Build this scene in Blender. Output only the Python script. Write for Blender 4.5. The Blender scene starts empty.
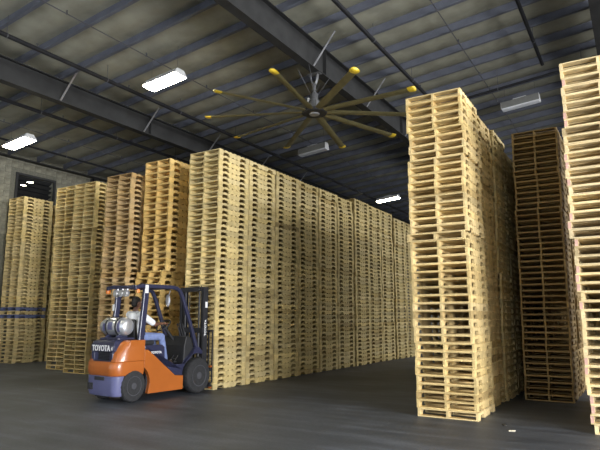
import bpy, bmesh, math, random
from mathutils import Vector, Matrix
PI = math.pi
scene = bpy.context.scene
C = scene.collection
random.seed(7)

# ------------------------------------------------------------------ camera
cam_d = bpy.data.cameras.new('camera')
cam_d.sensor_width = 36.0
cam_d.lens = 33.0
cam_d.clip_end = 300
cam = bpy.data.objects.new('camera', cam_d)
cam.location = (0, 0, 1.62)
cam.rotation_euler = (math.radians(90 + 9.6), 0, math.radians(31.5))
C.objects.link(cam)
scene.camera = cam

# ------------------------------------------------------------------ world, daylight, exposure
world = bpy.data.worlds.new('sky')
scene.world = world
world.use_nodes = True
wb = world.node_tree.nodes['Background']
wb.inputs[0].default_value = (0.80, 0.90, 1.0, 1)
wb.inputs[1].default_value = 1.0

def area(name, loc, rot, sx, sy, power, col):
    d = bpy.data.lights.new(name, 'AREA')
    d.shape = 'RECTANGLE'; d.size = sx; d.size_y = sy
    d.energy = power; d.color = col
    o = bpy.data.objects.new(name, d)
    o.location = loc; o.rotation_euler = rot
    C.objects.link(o)
    return o
# daylight entering through the two open doors behind the camera, then two added fill lights
DAY = (0.97, 0.985, 1.0)
area('daylight_side_door', (12.9, 0.0, 2.3), (0, math.radians(90), 0), 4.4, 9.6, 3500, DAY)
area('daylight_front_door', (2.0, -6.9, 2.3), (math.radians(-90), 0, 0), 17.6, 4.4, 4700, DAY)
area('added_fill_left', (-13.0, -6.9, 2.3), (math.radians(-90), 0, 0), 9.6, 4.4, 18000, DAY)  # fill added to brighten the left stacks, no known door there
area('added_fill_right', (12.9, 22.0, 8.2), (0, math.radians(90), 0), 2.4, 33.6, 2000, DAY)  # invented high strip, added to light the long block's side face

vs = scene.view_settings
vs.view_transform = 'Standard'
vs.look = 'None'
vs.gamma = 1.0
vs.use_curve_mapping = False
vs.exposure = 0.85
LAMP = 28.0            # strength of the fluorescent lenses

# ------------------------------------------------------------------ mesh helpers
class G:
    """collects shapes, linked as one mesh object"""
    def __init__(s): s.v = []; s.f = []; s.m = []
    def add(s, v, f, mi=0):
        n = len(s.v); s.v += [tuple(p) for p in v]
        s.f += [tuple(n + i for i in q) for q in f]; s.m += [mi] * len(f); return s
    def box(s, a, b, mi=0):
        x0, y0, z0 = a; x1, y1, z1 = b
        v = [(x0,y0,z0),(x1,y0,z0),(x1,y1,z0),(x0,y1,z0),(x0,y0,z1),(x1,y0,z1),(x1,y1,z1),(x0,y1,z1)]
        return s.add(v, [(3,2,1,0),(4,5,6,7),(0,1,5,4),(1,2,6,5),(2,3,7,6),(3,0,4,7)], mi)
    def prism(s, pts, lo, hi, axis=0, mi=0):
        """polygon extruded along an axis; pts are the two other coordinates in order"""
        def P(p, t):
            return (t, p[0], p[1]) if axis == 0 else ((p[0], t, p[1]) if axis == 1 else (p[0], p[1], t))
        n = len(pts)
        v = [P(p, lo) for p in pts] + [P(p, hi) for p in pts]
        ar = sum(pts[i][0]*pts[(i+1)%n][1] - pts[(i+1)%n][0]*pts[i][1] for i in range(n))
        flip = (ar < 0) ^ (axis == 1)
        f = [tuple(range(n))[::-1], tuple(range(n, 2*n))] + [(i, (i+1)%n, n+(i+1)%n, n+i) for i in range(n)]
        if flip: f = [q[::-1] for q in f]
        return s.add(v, f, mi)
    def tube(s, pts, r, n=10, cap=True, mi=0, sx=1.0):
        pts = [Vector(p) for p in pts]
        rs = r if isinstance(r, (list, tuple)) else [r]*len(pts)
        rings = []
        prev = None
        for i, p in enumerate(pts):
            a = pts[max(i-1, 0)]; b = pts[min(i+1, len(pts)-1)]
            t = (b - a).normalized()
            if prev is None:
                u = Vector((0,0,1)) if abs(t.z) < .9 else Vector((1,0,0))
                u = (u - t*u.dot(t)).normalized()
            else:
                u = (prev - t*prev.dot(t)).normalized()
            prev = u
            w = t.cross(u)
            rings.append([p + (u*math.cos(k*2*PI/n) + w*math.sin(k*2*PI/n)*sx)*rs[i] for k in range(n)])
        v = [q for R in rings for q in R]
        f = []
        for i in range(len(pts)-1):
            for k in range(n):
                f.append((i*n+k, i*n+(k+1)%n, (i+1)*n+(k+1)%n, (i+1)*n+k))
        if cap:
            f.append(tuple(range(n))[::-1]); f.append(tuple((len(pts)-1)*n+k for k in range(n)))
        return s.add(v, f, mi)
    def bar(s, pts, w, h, ref=(1,0,0), mi=0):
        """rectangular section swept along a path; w along ref, h across"""
        pts = [Vector(p) for p in pts]; ref = Vector(ref)
        v = []; f = []
        for i, p in enumerate(pts):
            t = (pts[min(i+1, len(pts)-1)] - pts[max(i-1, 0)]).normalized()
            a = (ref - t*ref.dot(t)).normalized(); b = t.cross(a)
            v += [p - a*w/2 - b*h/2, p + a*w/2 - b*h/2, p + a*w/2 + b*h/2, p - a*w/2 + b*h/2]
        for i in range(len(pts)-1):
            for k in range(4):
                f.append((i*4+k, i*4+(k+1)%4, (i+1)*4+(k+1)%4, (i+1)*4+k))
        e = (len(pts)-1)*4
        f += [(3,2,1,0), (e,e+1,e+2,e+3)]
        return s.add(v, f, mi)
    def lathe(s, prof, n=28, axis=0, c=(0,0,0), mi=0, mod=None):
        """prof: (radius, position along axis)"""
        v = []; f = []
        for j, (r, t) in enumerate(prof):
            for k in range(n):
                a = 2*PI*k/n; rr = r if mod is None else mod(r, t, k)
                p = (t, rr*math.cos(a), rr*math.sin(a)) if axis == 0 else ((rr*math.sin(a), t, rr*math.cos(a)) if axis == 1 else (rr*math.cos(a), rr*math.sin(a), t))
                v.append((p[0]+c[0], p[1]+c[1], p[2]+c[2]))
        m = len(prof)
        for j in range(m-1):
            for k in range(n):
                f.append((j*n+k, j*n+(k+1)%n, (j+1)*n+(k+1)%n, (j+1)*n+k))
        f.append(tuple(range(n))[::-1]); f.append(tuple((m-1)*n+k for k in range(n)))
        return s.add(v, f, mi)
    def ball(s, c, r, n=14, m=9, mi=0):
        rx, ry, rz = r if isinstance(r, (list, tuple)) else (r, r, r)
        v = [(c[0], c[1], c[2]-rz)]; f = []
        for j in range(1, m):
            a = -PI/2 + PI*j/m
            for k in range(n):
                b = 2*PI*k/n
                v.append((c[0]+rx*math.cos(a)*math.cos(b), c[1]+ry*math.cos(a)*math.sin(b), c[2]+rz*math.sin(a)))
        v.append((c[0], c[1], c[2]+rz)); L = len(v)-1
        for k in range(n):
            f.append((0, 1+(k+1)%n, 1+k)); f.append((L, L-n+k, L-n+(k+1)%n))
        for j in range(m-2):
            for k in range(n):
                f.append((1+j*n+k, 1+j*n+(k+1)%n, 1+(j+1)*n+(k+1)%n, 1+(j+1)*n+k))
        return s.add(v, f, mi)
    def loft(s, outlines, mi=0):
        n = len(outlines[0]); v = [p for o in outlines for p in o]; f = []
        for i in range(len(outlines)-1):
            for k in range(n):
                f.append((i*n+k, i*n+(k+1)%n, (i+1)*n+(k+1)%n, (i+1)*n+k))
        e = (len(outlines)-1)*n
        f.append(tuple(range(n))[::-1]); f.append(tuple(e+k for k in range(n)))
        return s.add(v, f, mi)
    def mesh(s, name, mats, smooth=None):
        me = bpy.data.meshes.new(name)
        me.from_pydata(s.v, [], s.f)
        for m in (mats if isinstance(mats, (list, tuple)) else [mats]): me.materials.append(m)
        if any(s.m): me.polygons.foreach_set('material_index', s.m)
        bm = bmesh.new(); bm.from_mesh(me)
        bmesh.ops.recalc_face_normals(bm, faces=bm.faces); bm.to_mesh(me); bm.free()
        if smooth is not None:
            me.polygons.foreach_set('use_smooth', [True]*len(me.polygons))
            me.set_sharp_from_angle(angle=math.radians(smooth))
        me.update()
        return me
    def obj(s, name, mats, parent=None, smooth=None, bevel=None):
        o = link(name, s.mesh(name, mats, smooth), parent)
        if bevel:
            b = o.modifiers.new('bevel', 'BEVEL'); b.width = bevel; b.segments = 2
            b.limit_method = 'ANGLE'; b.angle_limit = math.radians(35)
        return o

def link(name, data, parent=None, loc=None):
    o = bpy.data.objects.new(name, data); C.objects.link(o)
    if parent is not None: o.parent = parent
    if loc is not None: o.location = loc
    return o
def tag(o, label=None, cat=None, group=None, kind=None):
    if label: o['label'] = label
    if cat: o['category'] = cat
    if group: o['group'] = group
    if kind: o['kind'] = kind
    return o
def thing(name, label, cat, loc=(0,0,0), rz=0.0, group=None):
    o = link(name, None, None, loc); o.rotation_euler = (0, 0, rz); o.empty_display_size = .2
    return tag(o, label, cat, group)
def copy_tree(o, parent=None):
    c = o.copy(); C.objects.link(c)
    if parent is not None: c.parent = parent
    for ch in [x for x in o.children]: copy_tree(ch, c)
    return c
def lettering(name, body, size, mat_, parent, loc, rot, depth=.002, sx=1.0):
    cu = bpy.data.curves.new(name, 'FONT'); cu.body = body; cu.size = size; cu.extrude = depth
    cu.align_x = 'CENTER'; cu.align_y = 'CENTER'; cu.resolution_u = 3; cu.offset = size*.022
    t = bpy.data.objects.new(name, cu); C.objects.link(t)
    me = bpy.data.meshes.new_from_object(t.evaluated_get(bpy.context.evaluated_depsgraph_get()))
    bpy.data.objects.remove(t); me.materials.clear(); me.materials.append(mat_)
    o = link(name, me, parent, loc); o.rotation_euler = rot; o.scale = (sx, 1, 1)
    return o

# ------------------------------------------------------------------ materials
def nodes(name):
    m = bpy.data.materials.new(name); m.use_nodes = True
    nt = m.node_tree; return m, nt, nt.nodes, nt.links, nt.nodes['Principled BSDF']
def mat(name, col, rough=.5, metal=0.0, var=.12, scale=8.0, bump=0.0, spec=.5, coat=0.0):
    m, nt, N, L, b = nodes(name)
    tc = N.new('ShaderNodeTexCoord'); nz = N.new('ShaderNodeTexNoise')
    nz.inputs['Scale'].default_value = scale; nz.inputs['Detail'].default_value = 4
    L.new(tc.outputs['Object'], nz.inputs['Vector'])
    cr = N.new('ShaderNodeValToRGB')
    cr.color_ramp.elements[0].position = .3; cr.color_ramp.elements[1].position = .7
    cr.color_ramp.elements[0].color = (*[c*(1-var) for c in col], 1)
    cr.color_ramp.elements[1].color = (*[min(1, c*(1+var)) for c in col], 1)
    L.new(nz.outputs['Fac'], cr.inputs['Fac']); L.new(cr.outputs['Color'], b.inputs['Base Color'])
    b.inputs['Roughness'].default_value = rough; b.inputs['Metallic'].default_value = metal
    b.inputs['Specular IOR Level'].default_value = spec; b.inputs['Coat Weight'].default_value = coat
    if bump:
        bp = N.new('ShaderNodeBump'); bp.inputs['Strength'].default_value = bump; bp.inputs['Distance'].default_value = .01
        L.new(nz.outputs['Fac'], bp.inputs['Height']); L.new(bp.outputs['Normal'], b.inputs['Normal'])
    return m
def emit(name, col, s):
    m, nt, N, L, b = nodes(name)
    b.inputs['Base Color'].default_value = (.9, .9, .9, 1)
    b.inputs['Emission Color'].default_value = (*col, 1); b.inputs['Emission Strength'].default_value = s
    return m
def pine(name, attribute):
    """sawn pine: tint of the pallet (object colour, or a face attribute in the joined mass) x board to board change x grain"""
    m, nt, N, L, b = nodes(name)
    tc = N.new('ShaderNodeTexCoord'); oi = N.new('ShaderNodeObjectInfo')
    ad = N.new('ShaderNodeVectorMath'); ad.operation = 'ADD'
    L.new(tc.outputs['Object'], ad.inputs[0])
    if not attribute:
        mu = N.new('ShaderNodeVectorMath'); mu.operation = 'SCALE'; mu.inputs[0].default_value = (37, 91, 53)
        L.new(oi.outputs['Random'], mu.inputs['Scale']); L.new(mu.outputs[0], ad.inputs[1])
    nz = N.new('ShaderNodeTexNoise'); nz.inputs['Scale'].default_value = 7; nz.inputs['Detail'].default_value = 6
    L.new(ad.outputs[0], nz.inputs['Vector'])
    kn = N.new('ShaderNodeTexNoise'); kn.inputs['Scale'].default_value = 30; kn.inputs['Detail'].default_value = 2
    L.new(ad.outputs[0], kn.inputs['Vector'])
    mr = N.new('ShaderNodeMapRange'); mr.inputs[1].default_value = .3; mr.inputs[2].default_value = .7
    mr.inputs[3].default_value = .80; mr.inputs[4].default_value = 1.12
    L.new(nz.outputs['Fac'], mr.inputs[0])
    mk = N.new('ShaderNodeMapRange'); mk.inputs[1].default_value = .62; mk.inputs[2].default_value = .72
    mk.inputs[3].default_value = 1.0; mk.inputs[4].default_value = .62
    L.new(kn.outputs['Fac'], mk.inputs[0])
    m1 = N.new('ShaderNodeMath'); m1.operation = 'MULTIPLY'
    L.new(mr.outputs[0], m1.inputs[0]); L.new(mk.outputs[0], m1.inputs[1])
    fac = m1.outputs[0]
    if attribute:
        at = N.new('ShaderNodeAttribute'); at.attribute_name = 'tint'; src = at.outputs['Color']
    else:
        src = oi.outputs['Color']
        rr = N.new('ShaderNodeMapRange'); rr.inputs[3].default_value = .84; rr.inputs[4].default_value = 1.10
        L.new(oi.outputs['Random'], rr.inputs[0])
        m2 = N.new('ShaderNodeMath'); m2.operation = 'MULTIPLY'
        L.new(fac, m2.inputs[0]); L.new(rr.outputs[0], m2.inputs[1]); fac = m2.outputs[0]
    mx = N.new('ShaderNodeVectorMath'); mx.operation = 'SCALE'
    L.new(src, mx.inputs[0]); L.new(fac, mx.inputs['Scale'])
    L.new(mx.outputs[0], b.inputs['Base Color'])
    b.inputs['Roughness'].default_value = .75; b.inputs['Specular IOR Level'].default_value = .25
    return m

M = {}
M['pine'] = pine('sawn_pine', False)
M['pine_mass'] = pine('sawn_pine_mass', True)
M['steel'] = mat('roof_steel', (.115, .122, .15), .55, 0, .15, 3, spec=.3)
M['girder'] = mat('girder_paint', (.032, .032, .032), .6, 0, .2, 2.5, spec=.2)
M['pipe'] = mat('black_pipe', (.015, .015, .017), .5, 0, .2, 6, spec=.2)
M['conduit'] = mat('conduit_steel', (.10, .10, .11), .4, .3, .2, 6)
M['galv'] = mat('galvanised_steel', (.42, .42, .44), .4, .6, .15, 10)
M['insulation'] = mat('vinyl_faced_insulation', (.29, .285, .225), .75, 0, .22, 1.6, .15)
M['block'] = mat('concrete_block', (.20, .19, .145), .9, 0, .25, 7, .4)
M['mortar'] = mat('mortar', (.14, .135, .105), .95, 0, .2, 12, .3)
M['wallpaint'] = mat('wall_sheet', (.32, .31, .28), .8, 0, .12, 2)
M['blade'] = mat('fan_blade_aluminium', (.20, .175, .085), .42, .35, .12, 4)
M['yellow'] = mat('yellow_plastic', (.80, .56, .04), .4, 0, .08, 10)
M['fixture'] = mat('lamp_housing', (.55, .55, .55), .5, 0, .08, 8)
M['housing_dark'] = mat('lamp_housing_dark', (.16, .16, .15), .6, 0, .1, 8)  # darker housing for the unlit lamps
M['fan_metal'] = mat('fan_motor_grey', (.17, .17, .175), .4, .5, .15, 10)
M['lens_on'] = emit('lamp_lens_lit', (1.0, .94, .70), LAMP)
M['lens_off'] = mat('lamp_lens_unlit', (.62, .63, .66), .35, 0, .06, 12)
M['orange'] = mat('orange_paint', (.40, .112, .021), .32, 0, .06, 3, coat=.4)
M['purple'] = mat('slate_violet_paint', (.028, .030, .066), .35, 0, .08, 3, coat=.3)
M['lilac'] = mat('lower_violet_paint', (.115, .12, .24), .42, 0, .1, 3, coat=.2)
M['rubber'] = mat('tyre_rubber', (.022, .022, .024), .8, 0, .3, 20, .3)
M['black'] = mat('black_metal', (.022, .022, .026), .5, 0, .25, 9)
M['vinyl'] = mat('black_vinyl', (.02, .02, .022), .55, 0, .2, 12)
M['rim'] = mat('wheel_rim_grey', (.07, .07, .08), .5, .2, .2, 12)
M['chrome'] = mat('brushed_aluminium', (.72, .72, .76), .30, .75, .08, 5)
M['white'] = mat('white_print', (.85, .85, .86), .5, 0, .03, 10)
M['amber'] = mat('amber_lens', (.80, .22, .03), .25, 0, .05, 10)
M['red'] = mat('red_lens', (.45, .03, .03), .3, 0, .05, 10)
M['skin'] = mat('brown_skin', (.16, .075, .045), .55, 0, .1, 12)
M['hair'] = mat('dark_hair', (.015, .012, .01), .7, 0, .3, 40)
M['shirt'] = mat('white_cotton', (.80, .81, .84), .85, 0, .06, 14, .2)
M['denim'] = mat('blue_denim', (.17, .22, .42), .85, 0, .18, 20, .2)
M['shoe'] = mat('boot_leather', (.05, .03, .02), .6, 0, .2, 12)
M['glass'] = mat('dark_glass', (.02, .025, .03), .08, 0, .1, 3)
M['pink'] = mat('pink_spray_paint', (.66, .40, .32), .7, 0, .2, 9)

# floor: dark worn concrete
def floor_material():
    m, nt, N, L, b = nodes('worn_concrete')
    tc = N.new('ShaderNodeTexCoord')
    n1 = N.new('ShaderNodeTexNoise'); n1.inputs['Scale'].default_value = .55; n1.inputs['Detail'].default_value = 8; n1.inputs['Roughness'].default_value = .62
    mp = N.new('ShaderNodeMapping'); mp.inputs['Scale'].default_value = (.30, 2.4, 1); mp.inputs['Rotation'].default_value = (0, 0, .35)
    n2 = N.new('ShaderNodeTexNoise'); n2.inputs['Scale'].default_value = 1.6; n2.inputs['Detail'].default_value = 6
    n3 = N.new('ShaderNodeTexNoise'); n3.inputs['Scale'].default_value = 26; n3.inputs['Detail'].default_value = 4
    L.new(tc.outputs['Object'], n1.inputs['Vector']); L.new(tc.outputs['Object'], mp.inputs['Vector'])
    L.new(mp.outputs[0], n2.inputs['Vector']); L.new(tc.outputs['Object'], n3.inputs['Vector'])
    a = N.new('ShaderNodeMath'); a.operation = 'ADD'; L.new(n1.outputs['Fac'], a.inputs[0]); L.new(n2.outputs['Fac'], a.inputs[1])
    c = N.new('ShaderNodeMath'); c.operation = 'MULTIPLY_ADD'; L.new(n3.outputs['Fac'], c.inputs[0]); c.inputs[1].default_value = .35; L.new(a.outputs[0], c.inputs[2])
    r = N.new('ShaderNodeMapRange'); r.inputs[1].default_value = .88; r.inputs[2].default_value = 1.48; L.new(c.outputs[0], r.inputs[0])
    cr = N.new('ShaderNodeValToRGB')
    cr.color_ramp.elements[0].color = (.044, .049, .060, 1); cr.color_ramp.elements[1].color = (.145, .16, .195, 1)
    e = cr.color_ramp.elements.new(.5); e.color = (.084, .093, .112, 1)
    L.new(r.outputs[0], cr.inputs['Fac']); L.new(cr.outputs['Color'], b.inputs['Base Color'])
    rr = N.new('ShaderNodeMapRange'); rr.inputs[3].default_value = .42; rr.inputs[4].default_value = .65
    L.new(n2.outputs['Fac'], rr.inputs[0]); L.new(rr.outputs[0], b.inputs['Roughness'])
    b.inputs['Specular IOR Level'].default_value = .35
    bp = N.new('ShaderNodeBump'); bp.inputs['Strength'].default_value = .12; bp.inputs['Distance'].default_value = .01
    L.new(n3.outputs['Fac'], bp.inputs['Height']); L.new(bp.outputs['Normal'], b.inputs['Normal'])
    return m
M['floor'] = floor_material()

# ------------------------------------------------------------------ the building
XL, XR, YF, YB = -21.0, 13.0, -7.0, 46.0
def zr(x): return 10.12 + .09*x           # underside of the roof, rising to the right
def structure(o): o['kind'] = 'structure'; return o

fl = G(); fl.box((XL-3, YF-6, -.25), (XR+8, YB, 0)); structure(fl.obj('floor', M['floor']))
# left wall: concrete block with an opening high up
OPY0, OPY1, OPZ0, OPZ1 = 12.45, 14.05, 5.6, 7.34
w = G()
w.box((XL-.3, YF, 0), (XL, OPY0, zr(XL)+.3)); w.box((XL-.3, OPY1, 0), (XL, YB, zr(XL)+.3))
w.box((XL-.3, OPY0, 0), (XL, OPY1, OPZ0)); w.box((XL-.3, OPY0, OPZ1), (XL, OPY1, zr(XL)+.3))
wall_left = structure(w.obj('wall_left', M['mortar']))
BH, BL = .25, .50
bmesh_full = G().box((0, .006, .006), (.012, BL-.006, BH-.006)).mesh('block', M['block'])
bmesh_half = G().box((0, .006, .006), (.012, BL/2-.006, BH-.006)).mesh('block', M['block'])
row = 0; z = 4.85
while z + BH < 8.3:
    y = 10.4 + (BL/2 if row % 2 else 0)
    while y < 17.0:
        y0, y1, me = y, y+BL, bmesh_full
        over = y0 < OPY1+.1 and y1 > OPY0-.1 and z < OPZ1+.1 and z+BH > OPZ0-.1
        if over and y0 < OPY0-.1 and y0+BL/2 <= OPY0-.09: me = bmesh_half; over = False
        if over and y1 > OPY1+.1 and y1-BL/2 >= OPY1+.09: me = bmesh_half; y0 = y1-BL/2; over = False
        if not over:
            o = link('block', me, wall_left, (XL, y0, z)); o.location.x += random.uniform(0, .006)
        y += BL
    z += BH; row += 1
# the opening: steel frame, horizontal louvre blades and the dark next bay with its lamps behind it
wo = G()
wo.box((XL-.02, OPY0-.09, OPZ1), (XL+.05, OPY1+.09, OPZ1+.09)); wo.box((XL-.02, OPY0-.09, OPZ0-.09), (XL+.05, OPY1+.09, OPZ0))
wo.box((XL-.02, OPY0-.09, OPZ0), (XL+.05, OPY0, OPZ1)); wo.box((XL-.02, OPY1, OPZ0), (XL+.05, OPY1+.09, OPZ1))
win = structure(wo.obj('window_1', M['girder']))
tag(win, 'steel framed louvred opening high in the block wall')
for k in range(9):
    zz = OPZ0 + .1 + k*.19
    g = G(); g.prism([(XL-.26, zz), (XL-.25, zz), (XL-.08, zz+.10), (XL-.09, zz+.10)], OPY0, OPY1, axis=1); g.obj('slat', M['girder'], win)
bay = G(); bay.box((XL-4.5, OPY0-3, 4.6), (XL-4.4, OPY1+5, 9.2)); bay.box((XL-4.4, OPY0-3, 9.0), (XL-.3, OPY1+5, 9.2)); bay.box((XL-4.4, OPY0-3, 4.4), (XL-.3, OPY1+5, 4.6))
bay.obj('bay_shell', M['pipe'], win)
# other walls; the high right strip and left front doorway are added for light
g = G(); g.box((XL-.3, YB, 0), (XR+.3, YB+.3, 13)); structure(g.obj('wall_back', M['wallpaint']))
g = G(); g.box((XR, 4.9, 0), (XR+.3, YB, 6.9)); g.box((XR, 4.9, 9.5), (XR+.3, YB, 12)); g.box((XR, 39, 6.9), (XR+.3, YB, 9.5)); g.box((XR, YF, 4.6), (XR+.3, 5.0, 12)); g.box((XR, YF-.3, 0), (XR+.3, -4.9, 4.6)); structure(g.obj('wall_right', M['wallpaint']))
g = G(); g.box((XL-.3, YF-.3, 0), (-18, YF, 12)); g.box((-18, YF-.3, 4.6), (11, YF, 12)); g.box((-8, YF-.3, 0), (-7, YF, 4.6)); g.box((11, YF-.3, 0), (XR, YF, 12)); structure(g.obj('wall_front', M['wallpaint']))

# roof: deck, insulation bulging between the purlins, purlins, girders
g = G(); g.prism([(XL-.3, zr(XL-.3)+.1), (XR+.3, zr(XR+.3)+.1), (XR+.3, zr(XR+.3)+.3), (XL-.3, zr(XL-.3)+.3)], YF-.3, YB+.3, axis=1)
ceiling = structure(g.obj('ceiling', M['steel']))
P0, DP = 8.2, 1.25
ks = list(range(-12, 31))
def purlin_mesh():
    g = G(); x0, x1 = XL, XR
    def slab(ya, yb, za, zb):
        g.add([(x0,ya,zr(x0)+za),(x1,ya,zr(x1)+za),(x1,yb,zr(x1)+za),(x0,yb,zr(x0)+za),(x0,ya,zr(x0)+zb),(x1,ya,zr(x1)+zb),(x1,yb,zr(x1)+zb),(x0,yb,zr(x0)+zb)],
              [(3,2,1,0),(4,5,6,7),(0,1,5,4),(1,2,6,5),(2,3,7,6),(3,0,4,7)])
    slab(0, .012, -.23, .06); slab(-.08, 0, -.23, -.218); slab(-.08, -.07, -.218, -.195); slab(.012, .09, .045, .06)
    return g.mesh('purlin', M['steel'])
def panel_mesh():
    g = G(); n = 8; v = []; f = []
    for x in (XL, XR):
        for k in range(n+1):
            t = k/n; s = -.115*math.sin(PI*t)**.8 + .03
            v.append((x, .012 + t*(DP-.014), zr(x)+s))
    for k in range(n+1): v.append((XL, .012+k/n*(DP-.014), zr(XL)+.1))
    for k in range(n+1): v.append((XR, .012+k/n*(DP-.014), zr(XR)+.1))
    a, b, c, d = 0, n+1, 2*(n+1), 3*(n+1)
    for k in range(n):
        f.append((a+k, b+k, b+k+1, a+k+1)); f.append((c+k, c+k+1, d+k+1, d+k))
        f.append((a+k, a+k+1, c+k+1, c+k)); f.append((b+k, d+k, d+k+1, b+k+1))
    f.append((a, c, d, b)); f.append((a+n, b+n, d+n, c+n))
    return g.add(v, f).mesh('roof_panel', M['insulation'], 40)
pm, im = purlin_mesh(), panel_mesh()
for k in ks:
    link('purlin', pm, ceiling, (0, P0 + k*DP, 0)); link('roof_panel', im, ceiling, (0, P0 + k*DP, 0))
def girder(X, top, bot, braces):
    g = G(); hw = .13
    g.box((X-.01, YF, bot+.02), (X+.01, YB, top-.02)); g.box((X-hw, YF, bot), (X+hw, YB, bot+.025)); g.box((X-hw, YF, top-.025), (X+hw, YB, top))
    for y in range(1, 46, 6): g.box((X-hw+.02, y, bot+.025), (X+hw-.02, y+.015, top-.025))
    o = g.obj('girder', M['girder'], ceiling)
    for y in braces:
        b = G(); e = zr(X+.75)-.23
        b.bar([(X+.05, y, bot+.04), (X+.75, y, e+.03)], .055, .012, (0,1,0)); b.obj('brace', M['galv'], o)
girder(-14.2, zr(-14.2)-.232, 7.93, [P0+k*DP-.1 for k in (-1.6, 1.1, 3.7, 6.3, 9, 11.6)])
girder(-7.2, zr(-7.2)-.232, 8.42, [P0+k*DP-.1 for k in (-.4, 3.4, 6.2, 9, 11.8)])
girder(-.3, zr(-.3)-.232, 9.0, [])
girder(6.6, zr(6.6)-.232, 9.7, [])
eb = G(); eb.box((XL+.012, YF, 7.93), (XL+.32, YB, zr(XL)-.26)); structure(eb.obj('trim_1', M['girder'])); 
# wall column standing between wall and stacks
g = G(); X, Y = -20.86, 16.0
g.box((X-.14, Y-.13, 0), (X-.12, Y+.13, 7.92)); g.box((X+.12, Y-.13, 0), (X+.14, Y+.13, 7.92)); g.box((X-.12, Y-.01, 0), (X+.12, Y+.01, 7.92)); g.box((X-.14, Y-.2, 0), (X+.2, Y+.2, .03))
structure(g.obj('column', M['girder']))

# ------------------------------------------------------------------ sprinkler pipes and conduits
def pipe(X, y0, y1, dz, r, label, hang=3.0, name='sprinkler_pipe', m='pipe', heads=True):
    t = thing(name, label, 'pipe', (X, y0, zr(X)-dz))
    L_ = y1-y0
    g = G(); g.tube([(0,0,0), (0,L_,0)], r, 10); g.obj('pipe_run', M[m], t, 40)
    y = .9
    while y < L_:
        if heads:
            h = G(); h.tube([(0,y,r*.8),(0,y,dz-.02)], .008, 6); h.tube([(0,y-.012,0),(0,y+.012,0)], r*1.18, 10); h.obj('hanger', M['conduit'], t)
            s = G(); s.tube([(0,y+.8,r*.6),(0,y+.8,r+.07)], .014, 6); s.tube([(0,y+.8,r+.07),(0,y+.8,r+.08)], .03, 8); s.obj('sprinkler_head', M['conduit'], t)
        else:
            h = G(); h.box((-.02,y-.01,-r*1.3),(.02,y+.01,dz-.27)); h.obj('clip', M['conduit'], t)
        y += hang
    return t
pipe(-12.64, -6, 45, .55, .06, 'black sprinkler pipe passing just under the bright lamp above the forklift')
pipe(-15.75, -6, 45, .62, .06, 'black sprinkler pipe running below the girder over the far pallet stacks')
pipe(-18.6, -6, 45, .62, .04, 'black sprinkler pipe nearest the concrete block wall')
pipe(-5.57, -6, 45, .55, .06, 'black sprinkler pipe running over the fan blades and the open aisle')
pipe(-1.95, -6, 17.6, .55, .05, 'thick black sprinkler pipe ending at a cross pipe above the shadowed stack')
pipe(-11.05, -6, 45, .36, .014, 'thin conduit feeding the row of lamps above the forklift', 2.5, 'conduit', 'conduit', False)
pipe(-3.8, -6, 45, .36, .014, 'thin conduit running down to the unlit lamp over the pale stack', 2.5, 'conduit', 'conduit', False)
pipe(-17.8, -6, 45, .36, .014, 'thin conduit above the lamp near the block wall', 2.5, 'conduit', 'conduit', False)
t = thing('sprinkler_pipe', 'black cross pipe running sideways between pale stack and picture edge', 'pipe', (0, 18.1, zr(0)-.72))
g = G(); g.tube([(-4.9, 0, -.441), (6, 0, .54)], .045, 10); g.obj('pipe_run', M['pipe'], t, 40)
for x in (-3.4, -.9, 1.6, 4.1):
    g = G(); g.tube([(x, 0, .09*x+.03), (x, 0, 0.09*x+.7)], .008, 6); g.tube([(x-.012,0,.09*x),(x+.012,0,.09*x)], .053, 10); g.obj('hanger', M['conduit'], t)

# ------------------------------------------------------------------ hanging lamps
def lamp(x, y, lit, label):
    z = zr(x) - .95
    t = thing('ceiling_light', label, 'light', (x, y, z), 0, 'hanging rectangular lamps')
    t.rotation_euler = (0, -math.atan(.09), 0)
    L_, wt, wb_, h = (.62, .13, .24, .17) if lit else (.62, .12, .17, .25)           # half length, half width top and bottom, height
    g = G()
    g.prism([(-wt, h), (wt, h), (wt, h-.012), (-wt, h-.012)], -L_, L_, axis=0)
    for s in (-1, 1): g.prism([(s*wt, h), (s*(wt+.006), h), (s*(wb_+.006), 0), (s*wb_, 0)], -L_, L_, axis=0)
    g.obj('reflector', M['fixture' if lit else 'housing_dark'], t)
    for s in (-1, 1):
        e = G(); e.prism([(-wb_, 0), (wb_, 0), (wt, h), (-wt, h)], s*L_, s*(L_+.012), axis=0); e.obj('end_plate', M['fixture'], t)
    d = G(); d.prism([(-wb_+.006, .004), (-wb_+.02, -.02), (-wb_*.5, -.035), (wb_*.5, -.035), (wb_-.02, -.02), (wb_-.006, .004)], -L_+.004, L_-.004, axis=0)
    d.obj('lens', M['lens_on' if lit else 'lens_off'], t)
    b = G(); b.box((-.22, -.06, h), (.22, .06, h+.05)); b.obj('ballast_box', M['fixture'], t)
    for s in (-1, 1):
        c = G(); c.tube([(s*.5, 0, h), (s*.5+.06, 0, .94)], .005, 5); c.obj('hanging_wire', M['conduit'], t)
lamp(-10.9, 10.47, True, 'brightly lit rectangular lamp hanging above the golden stack and forklift')
lamp(-17.8, 10.5, True, 'lit lamp hanging near the block wall above the louvred opening')
lamp(-11.5, 28.2, True, 'small lit lamp above the far end of the long pallet block')
lamp(-2.94, 19.5, False, 'unlit lamp hanging above the shadowed brown stack')
lamp(-10.7, 18.5, False, 'unlit lamp hanging behind the big ceiling fan')
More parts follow.
